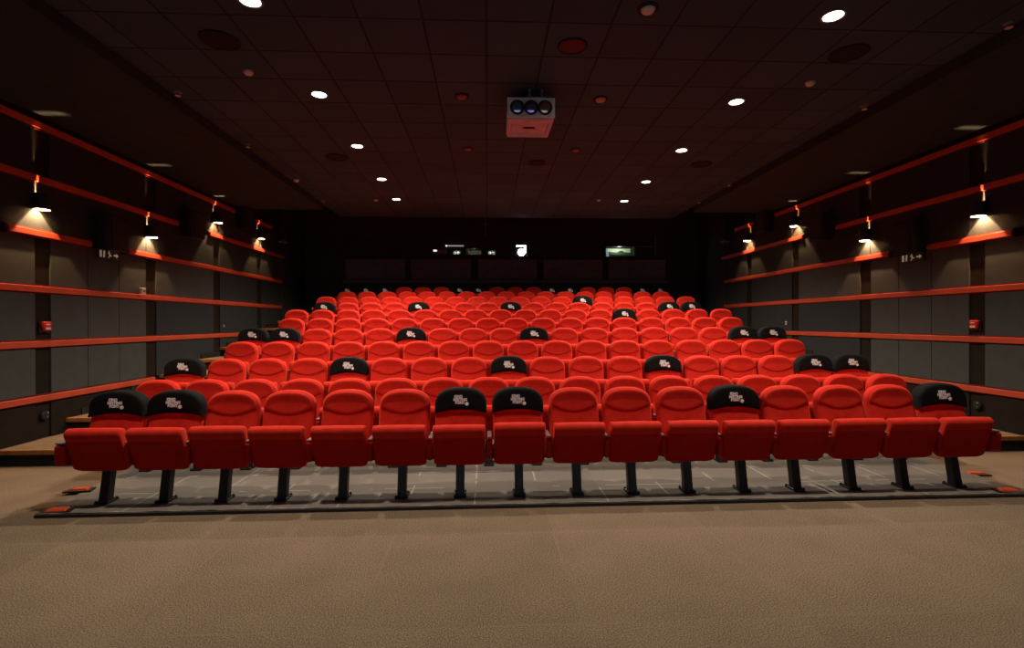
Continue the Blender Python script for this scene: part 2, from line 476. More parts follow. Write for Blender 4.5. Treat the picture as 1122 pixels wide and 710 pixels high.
arc = top_arc(HW, 0.83, 0.17, p=2.5)
body_outline = arc + [(-HW, 0.75), (-HW, 0.66), (-HW + 0.004, 0.58), (-HW + 0.012, 0.48), (-HW + 0.03, 0.40), (-0.16, 0.375), (-0.05, 0.37),
                      (0.05, 0.37), (0.16, 0.375), (HW - 0.03, 0.40), (HW - 0.012, 0.48), (HW - 0.004, 0.58), (HW, 0.66), (HW, 0.75)]
def backrest_bm():
    bm = bmesh.new()
    padded(bm, body_outline, [(0.05, 0.048), (0.015, 0.044), (0.0, 0.028), (0.0, -0.012), (0.006, -0.030), (0.018, -0.041), (0.034, -0.045), (0.06, -0.046), (0.10, -0.046)], 0,
           (0, 0.775, -0.046))
    # stitched centre panel
    return bm
def headrest_bm():
    bm = bmesh.new()
    out = top_arc(HW - 0.014, 0.835, 0.150, p=2.5)
    n = 14
    low = []
    x0 = HW - 0.014
    for k in range(1, n):
        x = -x0 + 2 * x0 * k / n
        low.append((x, 0.765 + 0.070 * (abs(x) / x0) ** 2.2))
    padded(bm, out + low, [(0.0, -0.030), (0.001, -0.046), (0.008, -0.0535), (0.020, -0.0565), (0.036, -0.0555), (0.056, -0.0525), (0.075, -0.0500)], 0, (0, 0.885, -0.0478))
    return bm
def cover_bm():
    bm = bmesh.new()
    hw = HW + 0.009
    out = top_arc(hw, 0.832, 0.180, p=2.5)
    n = 12
    low = [(-hw, 0.79)]
    for k in range(0, n + 1):
        x = -hw + 2 * hw * k / n
        low.append((x, 0.762 + 0.034 * (1 - (abs(x) / hw) ** 2)))
    low.append((hw, 0.79))
    padded(bm, out + low, [(0.02, 0.058), (0.004, 0.052), (0.0, 0.03), (0.0, -0.03), (0.004, -0.056), (0.014, -0.068), (0.03, -0.072), (0.06, -0.073)], 0, (0, 0.885, -0.0735))
    return bm
def cushion_bm():
    bm = bmesh.new()
    prof = []                                            # (t, s): t away from the viewer, s up to the front edge
    for k in range(7):                                   # bottom rounding
        a = PI + PI / 2 * (k / 6) ; prof.append((0.035 + 0.035 * math.cos(a), 0.035 + 0.035 * math.sin(a)))
    prof.append((0.075, 0.004)); prof.append((0.088, 0.02))
    prof += [(0.090, 0.10), (0.091, 0.20), (0.093, 0.29), (0.098, 0.335)]
    for k in range(11):                                  # front roll
        a = -0.25 + (PI + 0.25) * k / 10
        prof.append((0.051 + 0.055 * math.cos(a), 0.365 + 0.055 * math.sin(a)))
    prof += [(0.0, 0.32), (0.0, 0.2), (0.0, 0.1)]
    hw = 0.243
    secs = []
    for x, d, up in ((-hw, 0.020, 0.045), (-hw + 0.003, 0.008, 0.032), (-hw + 0.012, 0.001, 0.016), (-hw + 0.035, 0.0, 0.004), (-hw + 0.07, -0.002, 0), (0, -0.004, 0),
                     (hw - 0.07, -0.002, 0), (hw - 0.035, 0.0, 0.004), (hw - 0.012, 0.001, 0.016), (hw - 0.003, 0.008, 0.032), (hw, 0.020, 0.045)):
        p = inset2(prof, d)
        secs.append([Vector((x, t, s + up * max(0, 1 - s / 0.10))) for t, s in p])
    loft(bm, secs)
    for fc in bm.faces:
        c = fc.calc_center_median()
        if c.y < 0.012 and c.z < 0.33: fc.material_index = 1  # viewer-facing underside gets the shade-darkened red
    return bm
def leg_bm():
    bm = bmesh.new()
    def sec(z, y, w, d): return [Vector((a * w / 2, y + b * d / 2, z)) for a, b in ((-1, -.8), (-.8, -1), (.8, -1), (1, -.8), (1, .8), (.8, 1), (-.8, 1), (-1, .8))]
    loft(bm, [sec(0.016, -0.205, 0.082, 0.10), sec(0.10, -0.190, 0.080, 0.095), sec(0.345, -0.145, 0.080, 0.092)])
    box(bm, -0.058, 0.058, -0.275, -0.115, 0.0, 0.018, 0, 0.004)
    for x in (-0.047, 0.047):
        for y in (-0.264, -0.127):
            lathe(bm, [(0.011, 0.016), (0.011, 0.026), (0.006, 0.030)], 8, 0, (x, y, 0))
    return bm
def frame_bm():
    bm = bmesh.new()
    box(bm, -0.20, 0.20, -0.195, -0.105, 0.335, 0.385, 0, 0.006)
    box(bm, -0.24, 0.24, -0.075, -0.010, 0.330, 0.372, 0, 0.006)
    for x in (-0.17, 0.13): box(bm, x, x + 0.04, -0.17, -0.03, 0.34, 0.37)
    return bm
def arm_bm(w):
    bm = bmesh.new()
    p = [(-0.335, 0.40), (-0.315, 0.37), (-0.02, 0.355), (0.02, 0.37), (0.02, 0.56), (-0.30, 0.568), (-0.335, 0.545)]
    secs = []
    for x, d in ((-w / 2, 0.008), (-w / 2 + 0.008, 0.0), (w / 2 - 0.008, 0.0), (w / 2, 0.008)):
        secs.append([Vector((x, a, b)) for a, b in inset2(p, d)])
    loft(bm, secs)
    return bm
def armcap_bm(w):
    bm = bmesh.new()
    box(bm, -w / 2 + 0.003, w / 2 - 0.003, -0.325, -0.02, 0.566, 0.580, 0, 0.005)
    return bm
def logo_obj(parent):
    bm = bmesh.new()
    size = 0.046
    for i, (txt, dx) in enumerate((('KINO', 0.004), ('MEETING', -0.006), ('POINT', 0.012))):
        me = text_mesh('line', txt, size, 0.0012, 0.0026)
        tmp = bmesh.new(); tmp.from_mesh(me)
        xs = [v.co.x for v in tmp.verts]; k = {'KINO': 0.080, 'MEETING': 0.134, 'POINT': 0.094}[txt] / (max(xs) - min(xs))
        x0 = min(xs)
        for v in tmp.verts: v.co = Vector((-0.064 + dx + (v.co.x - x0) * k, v.co.y * 0.80 - i * 0.0300, v.co.z))
        tmp.to_mesh(me); tmp.free(); bm.from_mesh(me); bpy.data.meshes.remove(me)
    lathe(bm, [(0.018, -0.0012), (0.018, 0.0012)], 20, 0, (0.062, -0.059, 0))
    zc = 0.918                                           # text lies in the cover's front plane, curved with it
    for v in bm.verts:
        x, z, t = v.co.x, v.co.y + zc, v.co.z
        v.co = shear(0, z, -0.0742 - t); v.co.x = x
    return obj('logo', bm, M['white'], parent)

GROUP = 'red tip-up cinema seats in rows'
def make_seat():
    t = thing('cinema_seat', 'seat', 'seat', (0, 0, 0), 0, GROUP)
    obj('backrest', backrest_bm(), M['red'], t, smooth=True)
    obj('headrest', headrest_bm(), M['red'], t, smooth=True)
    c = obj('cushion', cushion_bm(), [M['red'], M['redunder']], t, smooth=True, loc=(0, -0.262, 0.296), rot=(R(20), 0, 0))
    obj('leg', leg_bm(), M['blackmetal'], t)
    obj('seat_frame', frame_bm(), M['blackmetal'], t)
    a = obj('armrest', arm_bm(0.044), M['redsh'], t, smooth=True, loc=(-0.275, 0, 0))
    obj('armrest_cap', armcap_bm(0.044), M['greyplastic'], a)['label'] = 'grey plastic armrest cap'
    return t
plain_seat = make_seat()
cov_seat = dup(plain_seat, 'seat', (0, 0, 0))
cv = obj('headrest_cover', cover_bm(), M['blackcloth'], cov_seat, smooth=True)
cv['label'] = 'black cloth headrest cover with white lettering'
logo_obj(cv)['label'] = 'white printed lettering with a dot'
end_arm = arm_bm(0.10); end_arm_me = bpy.data.meshes.new('end_armrest')
bmesh.ops.recalc_face_normals(end_arm, faces=end_arm.faces[:])
for f in end_arm.faces: f.smooth = False
end_arm.to_mesh(end_arm_me); end_arm.free(); end_arm_me.materials.append(M['redsh'])
end_cap = armcap_bm(0.10); end_cap_me = bpy.data.meshes.new('end_armrest_cap'); end_cap.to_mesh(end_cap_me); end_cap.free(); end_cap_me.materials.append(M['greyplastic'])

ORD = ['', '', 'second', 'third', 'fourth', 'fifth', 'sixth', 'seventh', 'eighth', 'ninth', 'tenth', 'eleventh']
ROWN = ['', 'front row'] + [ORD[k] + ' row from the front' for k in range(2, 11)] + ['back row']
COUNT = {1: 16, 2: 17, 3: 18, 4: 17, 5: 18, 6: 17, 7: 18, 8: 17, 9: 18, 10: 17, 11: 18}
BLACK = {1: {0, 1, 6, 7, 11, 15}, 3: {0, 4, 8, 12, 16, 17}, 5: {0, 1, 5, 9, 16, 17}, 7: {13}, 8: {0, 4, 8, 15, 16}, 9: {12},
         11: {0, 1, 2, 6, 7, 11, 12, 16, 17}}
PITCH = 0.55
# how far each front-row seat stands off the even spacing, and how far each of its cushions is tipped (degrees)
OFF1 = [0.016, 0.004, -0.012, -0.024, -0.013, -0.009, -0.008, 0.007, 0.019, 0.008, 0.010, 0.008, -0.004, 0.012, 0.001, -0.005]
TIP1 = [19, 20, 17, 20, 21, 21.5, 23, 17, 20, 19, 18, 19, 19, 18, 18, 18]
used = {0: False, 1: False}
arm0 = [c for c in plain_seat.children if c.name.startswith('armrest')][0]
arm_me, cap_me = arm0.data, arm0.children[0].data
def place_word(i, n):
    if i == 0: return 'leftmost'
    if i == n - 1: return 'rightmost'
    if i < (n + 1) // 2: return ORD[i + 1] + ' from the left'
    return ORD[n - i] + ' from the right'
for r in range(1, 12):
    y = 5.176 if r == 1 else 6.231 + 1.0298 * (r - 2)
    z = 0.0178 if r <= 2 else RISE * (r - 2)
    dz = 0.0
    n = COUNT[r]
    for i in range(n):
        blk = i in BLACK.get(r, ())
        x = (i - (n - 1) / 2) * PITCH + (OFF1[i] if r == 1 else random.uniform(-0.003, 0.003))
        if r == 10: x -= 0.03
        lab = ('red seat with black headrest cover, ' if blk else 'red velvet cinema seat, ') + place_word(i, n) + ', ' + ROWN[r]
        src = cov_seat if blk else plain_seat
        if not used[blk]:
            used[blk] = True; src['label'] = lab; src.location = (x, y, z); s = src
        else:
            s = dup(src, lab, (x, y, z))
        cu = [c for c in s.children if c.name.startswith('cushion')][0]
        tip = TIP1[i] if r == 1 else 20 + random.uniform(-2.0, 2.0)
        cu.rotation_euler = (R(tip), 0, 0)
        ar = [c for c in s.children if c.name.startswith('armrest')][0]
        ar.data = arm_me; ar.children[0].data = cap_me; ar.location.x = -0.275
        if r == 1: ar.location.x = -0.275 - (OFF1[i] - (OFF1[i - 1] if i else OFF1[i])) / 2
        if i == 0:
            ar.data = end_arm_me; ar.location.x = -0.31
            ar.children[0].data = end_cap_me
        if i == n - 1:
            a2 = ar.copy(); C.objects.link(a2); a2.parent = s; a2.data = end_arm_me; a2.location.x = 0.31
            c2 = ar.children[0].copy(); C.objects.link(c2); c2.parent = a2; c2.data = end_cap_me

# ------------------------------------------------------------------ lamps in the ceiling
WARM = (1.0, 0.86, 0.68)
def spot(name, parent, loc, energy, angle, blend, col, radius, direction=(0, 0, -1)):
    l = bpy.data.lights.new(name, 'SPOT'); l.energy = energy; l.spot_size = R(angle); l.spot_blend = blend; l.color = col; l.shadow_soft_size = radius
    o = bpy.data.objects.new(name, l); C.objects.link(o)
    if parent: o.parent = parent
    o.location = loc
    o.rotation_euler = Vector(direction).to_track_quat('-Z', 'Y').to_euler()
    return o
DL_POWER = 430
side_w = {-1: 'left', 1: 'right'}
order_w = ['nearest the viewer', 'second from the viewer', 'third from the viewer', 'fourth from the viewer', 'farthest from the viewer']
bez = None
for s in (-1, 1):
    for k, y in enumerate((4.635, 6.495, 8.365, 10.27, 11.92)):
        lab = 'lit round ceiling downlight in the %s line, %s' % (side_w[s], order_w[k])
        t = thing('ceiling_downlight', lab, 'ceiling light', (s * 2.63, y, ZC), 0, 'lit round ceiling downlights')
        if bez is None:
            bm = bmesh.new(); lathe(bm, [(0.086, 0.0), (0.108, 0.0), (0.110, -0.008), (0.104, -0.014), (0.086, -0.010)], 28, cap0=False, cap1=False)
            bez = obj('bezel', bm, M['bezel'], t, smooth=True)
            bm = bmesh.new(); lathe(bm, [(0.088, -0.0005), (0.086, -0.009), (0.05, -0.012), (0.004, -0.0125)], 28)
            bul = obj('lamp_lens', bm, M['bulb'], t, smooth=True)
        else:
            for src in (bez, bul):
                c = src.copy(); C.objects.link(c); c.parent = t
        spot('downlight_beam', t, (0, 0, -0.04), DL_POWER * (1.0 if k < 4 else 1.35), 134 if k < 4 else 146, 0.92 if k < 4 else 0.7, WARM, 0.025)

# unlit inner downlights, detectors, sprinklers, speakers in the ceiling
def dome(name, label, cat, loc, r, h, mdome, group=None, ring=True):
    t = thing(name, label, cat, loc, 0, group)
    if ring:
        bm = bmesh.new(); lathe(bm, [(r, 0.0), (r * 1.45, 0.0), (r * 1.45, -0.010), (r * 1.02, -0.014)], 24, cap0=False, cap1=False); obj('bezel', bm, M['grille'], t, smooth=True)
    bm = bmesh.new(); lathe(bm, [(r, -0.001), (r * 0.97, -h * 0.4), (r * 0.78, -h * 0.75), (r * 0.45, -h * 0.95), (0.004, -h)], 24); obj('dome', bm, mdome, t, smooth='all')
    return t
g = 'unlit inner ceiling downlights'
dome('inner_downlight', 'unlit pale ceiling downlight, nearest in the right inner line', 'ceiling light', (0.886, 4.60, ZC), 0.065, 0.05, M['domewhite'], g)
dome('inner_downlight', 'unlit reddish ceiling downlight to the left of the projector', 'ceiling light', (-0.876, 6.475, ZC), 0.065, 0.035, M['redglass'], g)
dome('inner_downlight', 'unlit amber ceiling downlight to the right of the projector', 'ceiling light', (0.871, 6.483, ZC), 0.065, 0.045, M['domewarm'], g)
dome('inner_downlight', 'unlit dark red ceiling downlight behind the projector, left inner line', 'ceiling light', (-0.869, 8.42, ZC), 0.06, 0.035, M['redglass'], g)
dome('inner_downlight', 'unlit dark red ceiling downlight behind the projector, right inner line', 'ceiling light', (0.883, 8.40, ZC), 0.06, 0.035, M['redglass'], g)
g = 'white smoke detectors on the ceiling'
dome('smoke_detector', 'white round smoke detector beside the nearest left ceiling speaker', 'smoke detector', (-3.235, 5.94, ZC), 0.055, 0.045, M['domewhite'], g, False)
dome('smoke_detector', 'white round smoke detector beside the nearest right ceiling speaker', 'smoke detector', (3.251, 5.94, ZC), 0.055, 0.045, M['domewhite'], g, False)
dome('smoke_detector', 'white round smoke detector by the left ceiling step near the back', 'smoke detector', (-4.32, 10.40, ZC), 0.055, 0.045, M['domewhite'], g, False)
dome('smoke_detector', 'small pale detector left of the farthest left downlight', 'smoke detector', (-3.11, 12.02, ZC), 0.05, 0.035, M['domewhite'], g, False)
dome('smoke_detector', 'small pale detector left of the farthest right downlight', 'smoke detector', (2.01, 11.85, ZC), 0.05, 0.035, M['domewhite'], g, False)
def sprinkler(label, x, y):
    t = thing('ceiling_sprinkler', label, 'sprinkler', (x, y, ZC), 0, 'small fire sprinklers along the ceiling steps')
    bm = bmesh.new(); lathe(bm, [(0.045, 0.0), (0.045, -0.006), (0.03, -0.012), (0.014, -0.014), (0.014, -0.045)], 16); obj('body', bm, M['bezel'], t, smooth=True)
    bm = bmesh.new(); lathe(bm, [(0.03, -0.045), (0.032, -0.049), (0.02, -0.052)], 12); obj('deflector', bm, M['domewhite'], t)
for side, xx, ys in (('left', -4.33, (6.51, 8.36, 12.1)), ('right', 4.38, (4.68, 6.56, 10.35, 11.86))):
    for k, y in enumerate(ys):
        sprinkler('small fire sprinkler by the %s ceiling step, %s' % (side, ('nearest', 'second nearest', 'third nearest', 'farthest')[k] if k < len(ys) - 1 else 'farthest back'), xx, y)
def ceiling_speaker(label, x, y, r, m):
    t = thing('ceiling_speaker', label, 'speaker', (x, y, ZC), 0, 'round speakers in the ceiling')
    bm = bmesh.new(); lathe(bm, [(r * 0.86, 0.0), (r, 0.0), (r, -0.010), (r * 0.94, -0.016), (r * 0.86, -0.012)], 32, cap0=False, cap1=False); obj('bezel', bm, M['grille'], t, smooth=True)
    bm = bmesh.new(); lathe(bm, [(r * 0.87, -0.001), (r * 0.86, -0.010), (r * 0.4, -0.013), (0.004, -0.014)], 32); obj('grille', bm, m, t, smooth=True)
ceiling_speaker('black round ceiling speaker between the nearest left downlight and smoke detector', -3.223, 5.30, 0.19, M['grille'])
ceiling_speaker('black round ceiling speaker between the nearest right downlight and smoke detector', 3.242, 5.28, 0.19, M['grille'])
ceiling_speaker('black round ceiling speaker beside the third left downlight', -3.117, 8.94, 0.19, M['grille'])
ceiling_speaker('black round ceiling speaker beside the third right downlight', 3.267, 9.10, 0.19, M['grille'])
ceiling_speaker('dark red round ceiling speaker in front of the projector', 0.308, 5.256, 0.155, M['reddim'])
ceiling_speaker('dark round ceiling speaker behind the projector', 0.312, 9.115, 0.15, M['grille'])

# ------------------------------------------------------------------ three-lens projector under the ceiling
t = thing('ceiling_projector', 'grey three-lens projector with glossy pink underside hung from the ceiling', 'projector', (-0.032, 6.2, 4.14), 0)
bm = bmesh.new()
w = 0.287
secs = []
for y, ww, z0, z1 in ((0.0, w, 0.0, 0.232), (0.012, w, 0.0, 0.232), (0.02, w - 0.008, 0.004, 0.235), (0.62, w - 0.012, 0.004, 0.225), (0.66, w - 0.05, 0.03, 0.20)):
    secs.append([Vector((-ww, y, z0)), Vector((ww, y, z0)), Vector((ww, y, z1)), Vector((-ww, y, z1))])
loft(bm, secs)
obj('case', bm, M['prjgrey'], t)
bm = bmesh.new()                                        # raised rim and dished underside
z = 0.003
outer = [(-w + 0.01, 0.03), (w - 0.01, 0.03), (w - 0.02, 0.63), (-w + 0.02, 0.63)]
inner = [(-w + 0.055, 0.14), (w - 0.055, 0.14), (w - 0.06, 0.56), (-w + 0.06, 0.56)]
loft(bm, [[Vector((a, b, z)) for a, b in outer], [Vector((a, b, z - 0.02)) for a, b in outer], [Vector((a, b, z - 0.02)) for a, b in inner], [Vector((a * 0.95, 0.35 + (b - 0.35) * 0.93, z - 0.006)) for a, b in inner]])
un = obj('underside_panel', bm, M['prjpink'], t); un['label'] = 'glossy pink raised underside panel'
bm = bmesh.new()
lathe(bm, [(0.085, -0.004), (0.08, -0.010), (0.02, -0.011)], 20, 0, (0, 0, 0))
for v in bm.verts: v.co = Vector((v.co.x, 0.33 + v.co.y * 0.35, v.co.z))
obj('intake_slot', bm, M['grille'], un)
for lx, mm, lb in ((-0.168, 'lensblue', 'blue projector lens'), (-0.002, 'lensindigo', 'indigo projector lens'), (0.164, 'lensbrown', 'brown tinted projector lens')):
    bm = bmesh.new()
    lathe(bm, [(0.088, 0.01), (0.088, -0.018), (0.078, -0.024), (0.074, -0.016)], 28, 0, (lx, 0, 0.112), axis='Y', cap0=False, cap1=False)
    rg = obj('lens_ring', bm, M['blackmetal'], t, smooth=True)
    bm = bmesh.new()
    lathe(bm, [(0.075, -0.014), (0.064, -0.0187), (0.050, -0.0230), (0.034, -0.0262), (0.018, -0.0283), (0.003, -0.0288)], 28, 0, (lx, 0, 0.112), axis='Y')
    obj('lens', bm, M[mm], rg, smooth='all')['label'] = lb
bm = bmesh.new()
box(bm, -0.06, 0.18, 0.02, 0.12, 0.232, 0.262, 0, 0.006)
box(bm, -0.03, 0.0, 0.05, 0.08, 0.26, 0.36); box(bm, 0.12, 0.15, 0.05, 0.08, 0.26, 0.36)
box(bm, -0.20, -0.16, 0.42, 0.46, 0.22, 0.36); box(bm, 0.16, 0.20, 0.42, 0.46, 0.22, 0.36)
obj('ceiling_bracket', bm, M['greyplastic'], t)

# ------------------------------------------------------------------ wall lamps
LAMPCOL = (1.0, 0.58, 0.27)
def lamp_parts(t):
    # open-bottomed shell with a slot in its top, so the lamp throws a cone down and a thin blade up
    r0, r1, h = 0.080, 0.091, 0.20
    bm = bmesh.new(); lathe(bm, [(r0, 0.0), (r1, 0.0), (r1, h), (r0, h)], 40, cap0=False, cap1=False)
    n = 40
    bm.verts.ensure_lookup_table()
    # top plate with a narrow slot on the wall side
    sw, sx = 0.0045, 0.026
    def plate(poly): prism(bm, poly, lambda a, b, q: Vector((a, b, q)), h - 0.012, h)
    rp = r0 + 0.006
    for sg in (1, -1):
        a0 = math.asin(sw / rp)
        pts = [(rp * math.cos(PI - a0 - (PI - a0) * q / 16), sg * rp * math.sin(PI - a0 - (PI - a0) * q / 16)) for q in range(17)]
        plate(pts + [(sx, 0.0), (sx, sg * sw)])
    obj('lamp_shell', bm, M['lampblack'], t, smooth=True)
    bm = bmesh.new(); lathe(bm, [(0.0795, 0.002), (0.0795, h - 0.014)], 40, cap0=False, cap1=False)
    obj('reflector', bm, M['reflector'], t, smooth=True)['label'] = 'lit white inside of the lamp'
    bm = bmesh.new(); box(bm, -0.108, -0.086, -0.035, 0.035, 0.04, 0.16, 0, 0.006)
    obj('wall_bracket', bm, M['lampblack'], t)
    l = bpy.data.lights.new('wall_lamp_bulb', 'POINT'); l.energy = 170; l.color = LAMPCOL; l.shadow_soft_size = 0.006
    o = bpy.data.objects.new('wall_lamp_bulb', l); C.objects.link(o); o.parent = t; o.location = (0, 0, 0.096)
lw = ['nearest of the four', 'second of the four from the front', 'third of the four from the front', 'farthest of the four']
first = None
for s, X, nm in ((1, XL, 'left'), (-1, XR, 'right')):
    for k, y in enumerate(LY):
        z = 3.13 if k < 2 else 3.795
        lab = 'black cylinder wall lamp on the %s wall, %s' % (nm, lw[k])
        rz = 0 if s > 0 else PI
        if first is None:
            first = thing('wall_lamp', lab, 'wall lamp', (X + s * 0.110, y, z), rz, 'black up and down wall lamps'); lamp_parts(first)
        else:
            dup(first, lab, (X + s * 0.110, y, z), rz)

# ------------------------------------------------------------------ loudspeakers on the side walls
def wall_speaker(label, X, s, y, z, yaw):
    t = thing('wall_speaker', label, 'speaker', (X, y, z), 0 if s > 0 else PI, 'black surround speakers on the side walls')
    bm = bmesh.new()
    hw = 0.20
    def sec(x, z0, z1, ww): return [Vector((x, -ww, z0)), Vector((x, ww, z0)), Vector((x, ww, z1)), Vector((x, -ww, z1))]
    loft(bm, [sec(0.07, -0.22, 0.24, hw - 0.05), sec(0.09, -0.24, 0.26, hw - 0.03), sec(0.22, -0.26, 0.27, hw), sec(0.28, -0.27, 0.24, hw), sec(0.30, -0.26, 0.22, hw - 0.012)])
    cb = obj('cabinet', bm, M['spk'], t)
    bm = bmesh.new()
    prism(bm, [(-hw + 0.03, -0.235), (hw - 0.03, -0.235), (hw - 0.03, 0.195), (-hw + 0.03, 0.195)], lambda a, b, q: Vector((0.298 + q - (b + 0.02) * 0.03, a, b)), 0.0, 0.016)
    obj('grille', bm, M['spkface'], t)['label'] = 'dark cloth speaker grille'
    bm = bmesh.new(); box(bm, 0.0, 0.09, -0.05, 0.05, -0.05, 0.09, 0, 0.008); box(bm, 0.0, 0.035, -0.13, 0.13, -0.13, 0.15)
    obj('wall_bracket', bm, M['blackmetal'], t)
for s, X, nm in ((1, XL, 'left'), (-1, XR, 'right')):
    for k, (y, z) in enumerate(((8.0, 3.02), (10.14, 3.56), (12.3, 4.10))):
        wall_speaker('black loudspeaker on the %s wall between %s' % (nm, ('first and second lamps', 'second and third lamps', 'third and fourth lamps')[k]), X, s, y, z, 0)

# ------------------------------------------------------------------ exit signs
def exit_sign(label, X, s, y, z):
    t = thing('exit_sign', label, 'exit sign', (X + s * 0.031, y, z), 0 if s > 0 else PI, 'small green exit signs')
    bm = bmesh.new(); box(bm, 0.0, 0.045, -0.21, 0.21, -0.065, 0.065, 0, 0.006); obj('sign_box', bm, M['signgreen'], t)
    bm = bmesh.new(); F = lambda a, b, q: Vector((q, a, b))
    def P(poly): prism(bm, poly, F, 0.045, 0.0475)
    P([(-0.195, -0.05), (-0.155, -0.05), (-0.155, 0.05), (-0.195, 0.05)])              # door leaf
    P([(-0.125, -0.05), (-0.095, -0.05), (-0.088, 0.05), (-0.118, 0.05)])
    # running figure
    lathe(bm, [(0.012, 0.045), (0.012, 0.0475)], 10, 0, (0, -0.005, 0.043), axis='X')
    P([(-0.03, 0.028), (0.005, 0.030), (0.022, 0.0), (0.004, -0.008), (-0.012, 0.015), (-0.03, 0.012)])
    P([(0.004, -0.004), (0.020, 0.004), (0.05, -0.012), (0.045, -0.024), (0.02, -0.012)])
    P([(0.002, -0.006), (0.014, -0.012), (-0.012, -0.050), (-0.026, -0.046)])
    # arrow
    P([(0.09, -0.012), (0.145, -0.012), (0.145, 0.012), (0.09, 0.012)])
    P([(0.145, -0.034), (0.19, 0.0), (0.145, 0.034)])
    obj('pictogram', bm, M['signlit'], t)['label'] = 'pale door, running figure and arrow'
exit_sign('small dark green exit sign under the first loudspeaker on the left wall', XL, 1, 8.10, 2.715)
exit_sign('small dark green exit sign under the first loudspeaker on the right wall', XR, -1, 8.05, 2.705)

# ------------------------------------------------------------------ small fittings on the side walls
def alarm(label, X, s, y, z):
    t = thing('fire_alarm_point', label, 'fire alarm', (X + s * 0.008, y, z), 0 if s > 0 else PI, 'red fire alarm points on the side walls')
    bm = bmesh.new(); box(bm, 0, 0.03, -0.075, 0.075, -0.085, 0.06, 0, 0.006); obj('back_box', bm, M['blackmetal'], t)
    bm = bmesh.new(); box(bm, 0.03, 0.075, -0.06, 0.06, -0.055, 0.065, 0, 0.014, 3); b = obj('housing', bm, M['alarmred'], t, smooth=True)
    bm = bmesh.new(); box(bm, 0.0745, 0.079, -0.036, 0.036, -0.040, -0.012); box(bm, 0.0745, 0.079, -0.03, 0.03, 0.02, 0.034); obj('press_plate', bm, M['domewhite'], b)
alarm('red fire alarm point in the dark strip of the left wall', XL, 1, 6.995, 1.640)
alarm('red fire alarm point in the dark strip of the right wall', XR, -1, 6.995, 1.622)
def step_light(label, X, s, y, z):
    t = thing('wall_socket', label, 'wall socket', (X + s * 0.03, y, z), 0 if s > 0 else PI, 'round dark sockets low on the side walls')
    bm = bmesh.new(); lathe(bm, [(0.062, 0.0), (0.062, 0.014), (0.052, 0.026), (0.03, 0.028)], 24, 0, (0, 0, 0), axis='X'); obj('cover', bm, M['blackmetal'], t, smooth=True)
    bm = bmesh.new(); lathe(bm, [(0.013, 0.026), (0.013, 0.034), (0.008, 0.036)], 12, 0, (0, 0.02, 0.03), axis='X'); lathe(bm, [(0.010, 0.026), (0.010, 0.032)], 12, 0, (0, 0.015, -0.022), axis='X')
    obj('contact', bm, M['greyplastic'], t)
step_light('dark round socket low on the left wall beside the front row', XL, 1, 6.99, 0.488)
step_light('dark round socket low on the right wall beside the front row', XR, -1, 6.97, 0.487)
def switch(nm, label, X, s, y, z, w, h, d):
    t = thing(nm, label, 'switch', (X + s * 0.03, y, z), 0 if s > 0 else PI)
    bm = bmesh.new(); box(bm, 0, d, -w / 2, w / 2, -h / 2, h / 2, 0, 0.006); b = obj('housing', bm, M['domewhite'], t)
    bm = bmesh.new(); box(bm, d - 0.001, d + 0.006, -w / 4, w / 4, -h / 5, h / 5); obj('rocker', bm, M['greyplastic'], b)
switch('wall_switch_box', 'small white box standing on the red rail below the second left wall lamp', XL + 0.055, 1, 8.80, 2.208, 0.10, 0.105, 0.05)  # white box on the rail, taken for a thermostat
switch('light_switch', 'thin white switch plate on the dark part of the right wall', XR, -1, 11.64, 1.64, 0.06, 0.085, 0.02)
switch('wall_sensor', 'tiny pale sensor on the dark part of the left wall', XL, 1, 11.56, 1.62, 0.035, 0.05, 0.02)
def camera_thing(label, X, s, y, z):
    t = thing('security_camera', label, 'camera', (X + s * 0.0, y, z), 0 if s > 0 else PI, 'small dark cameras on the side walls near the back')
    bm = bmesh.new(); box(bm, 0.0, 0.14, -0.02, 0.02, -0.02, 0.02); lathe(bm, [(0.04, 0.08), (0.045, -0.08), (0.035, -0.10)], 16, 0, (0.16, 0, 0), axis='Y'); obj('housing', bm, M['greyplastic'], t, smooth=True)
    bm = bmesh.new(); lathe(bm, [(0.03, -0.098), (0.028, -0.112), (0.01, -0.118)], 16, 0, (0.16, 0, 0), axis='Y'); obj('lens', bm, M['blackmetal'], t, smooth=True)
camera_thing('small dark camera beyond the farthest lamp on the left wall', XL + 0.04, 1, 14.57, 3.92)
camera_thing('small dark camera beyond the farthest lamp on the right wall', XR - 0.04, -1, 14.47, 3.96)

# orange floor markers at the ends of the grey floor
def marker(label, x, y, rz, z):
    t = thing('floor_marker', label, 'floor marker', (x, y, z), rz, 'orange floor markers')
    bm = bmesh.new(); prism(bm, [(-0.125, -0.06), (0.125, -0.06), (0.10, 0.07), (-0.10, 0.07)], lambda a, b, q: Vector((a, b, q)), 0.0, 0.016); obj('base', bm, M['blackmetal'], t)
    bm = bmesh.new(); loft(bm, [[Vector(p) for p in ((-0.085, -0.04, 0.016), (0.085, -0.04, 0.016), (0.07, 0.05, 0.016), (-0.07, 0.05, 0.016))],
                                [Vector(p) for p in ((-0.07, -0.03, 0.030), (0.07, -0.03, 0.030), (0.06, 0.04, 0.030), (-0.06, 0.04, 0.030))]])
    obj('orange_cap', bm, M['orange'], t)
marker('orange floor marker at the front left corner of the grey floor', -4.36, 4.745, 0.1, 0.018)
marker('orange floor marker on the floor beside the leftmost front seat', -4.60, 5.32, 0.1, 0.018)
marker('orange floor marker at the front right corner of the grey floor', 4.47, 4.775, -0.1, 0.018)
marker('orange floor marker on the carpet beside the rightmost front seat', 4.735, 5.38, -0.1, 0.0)

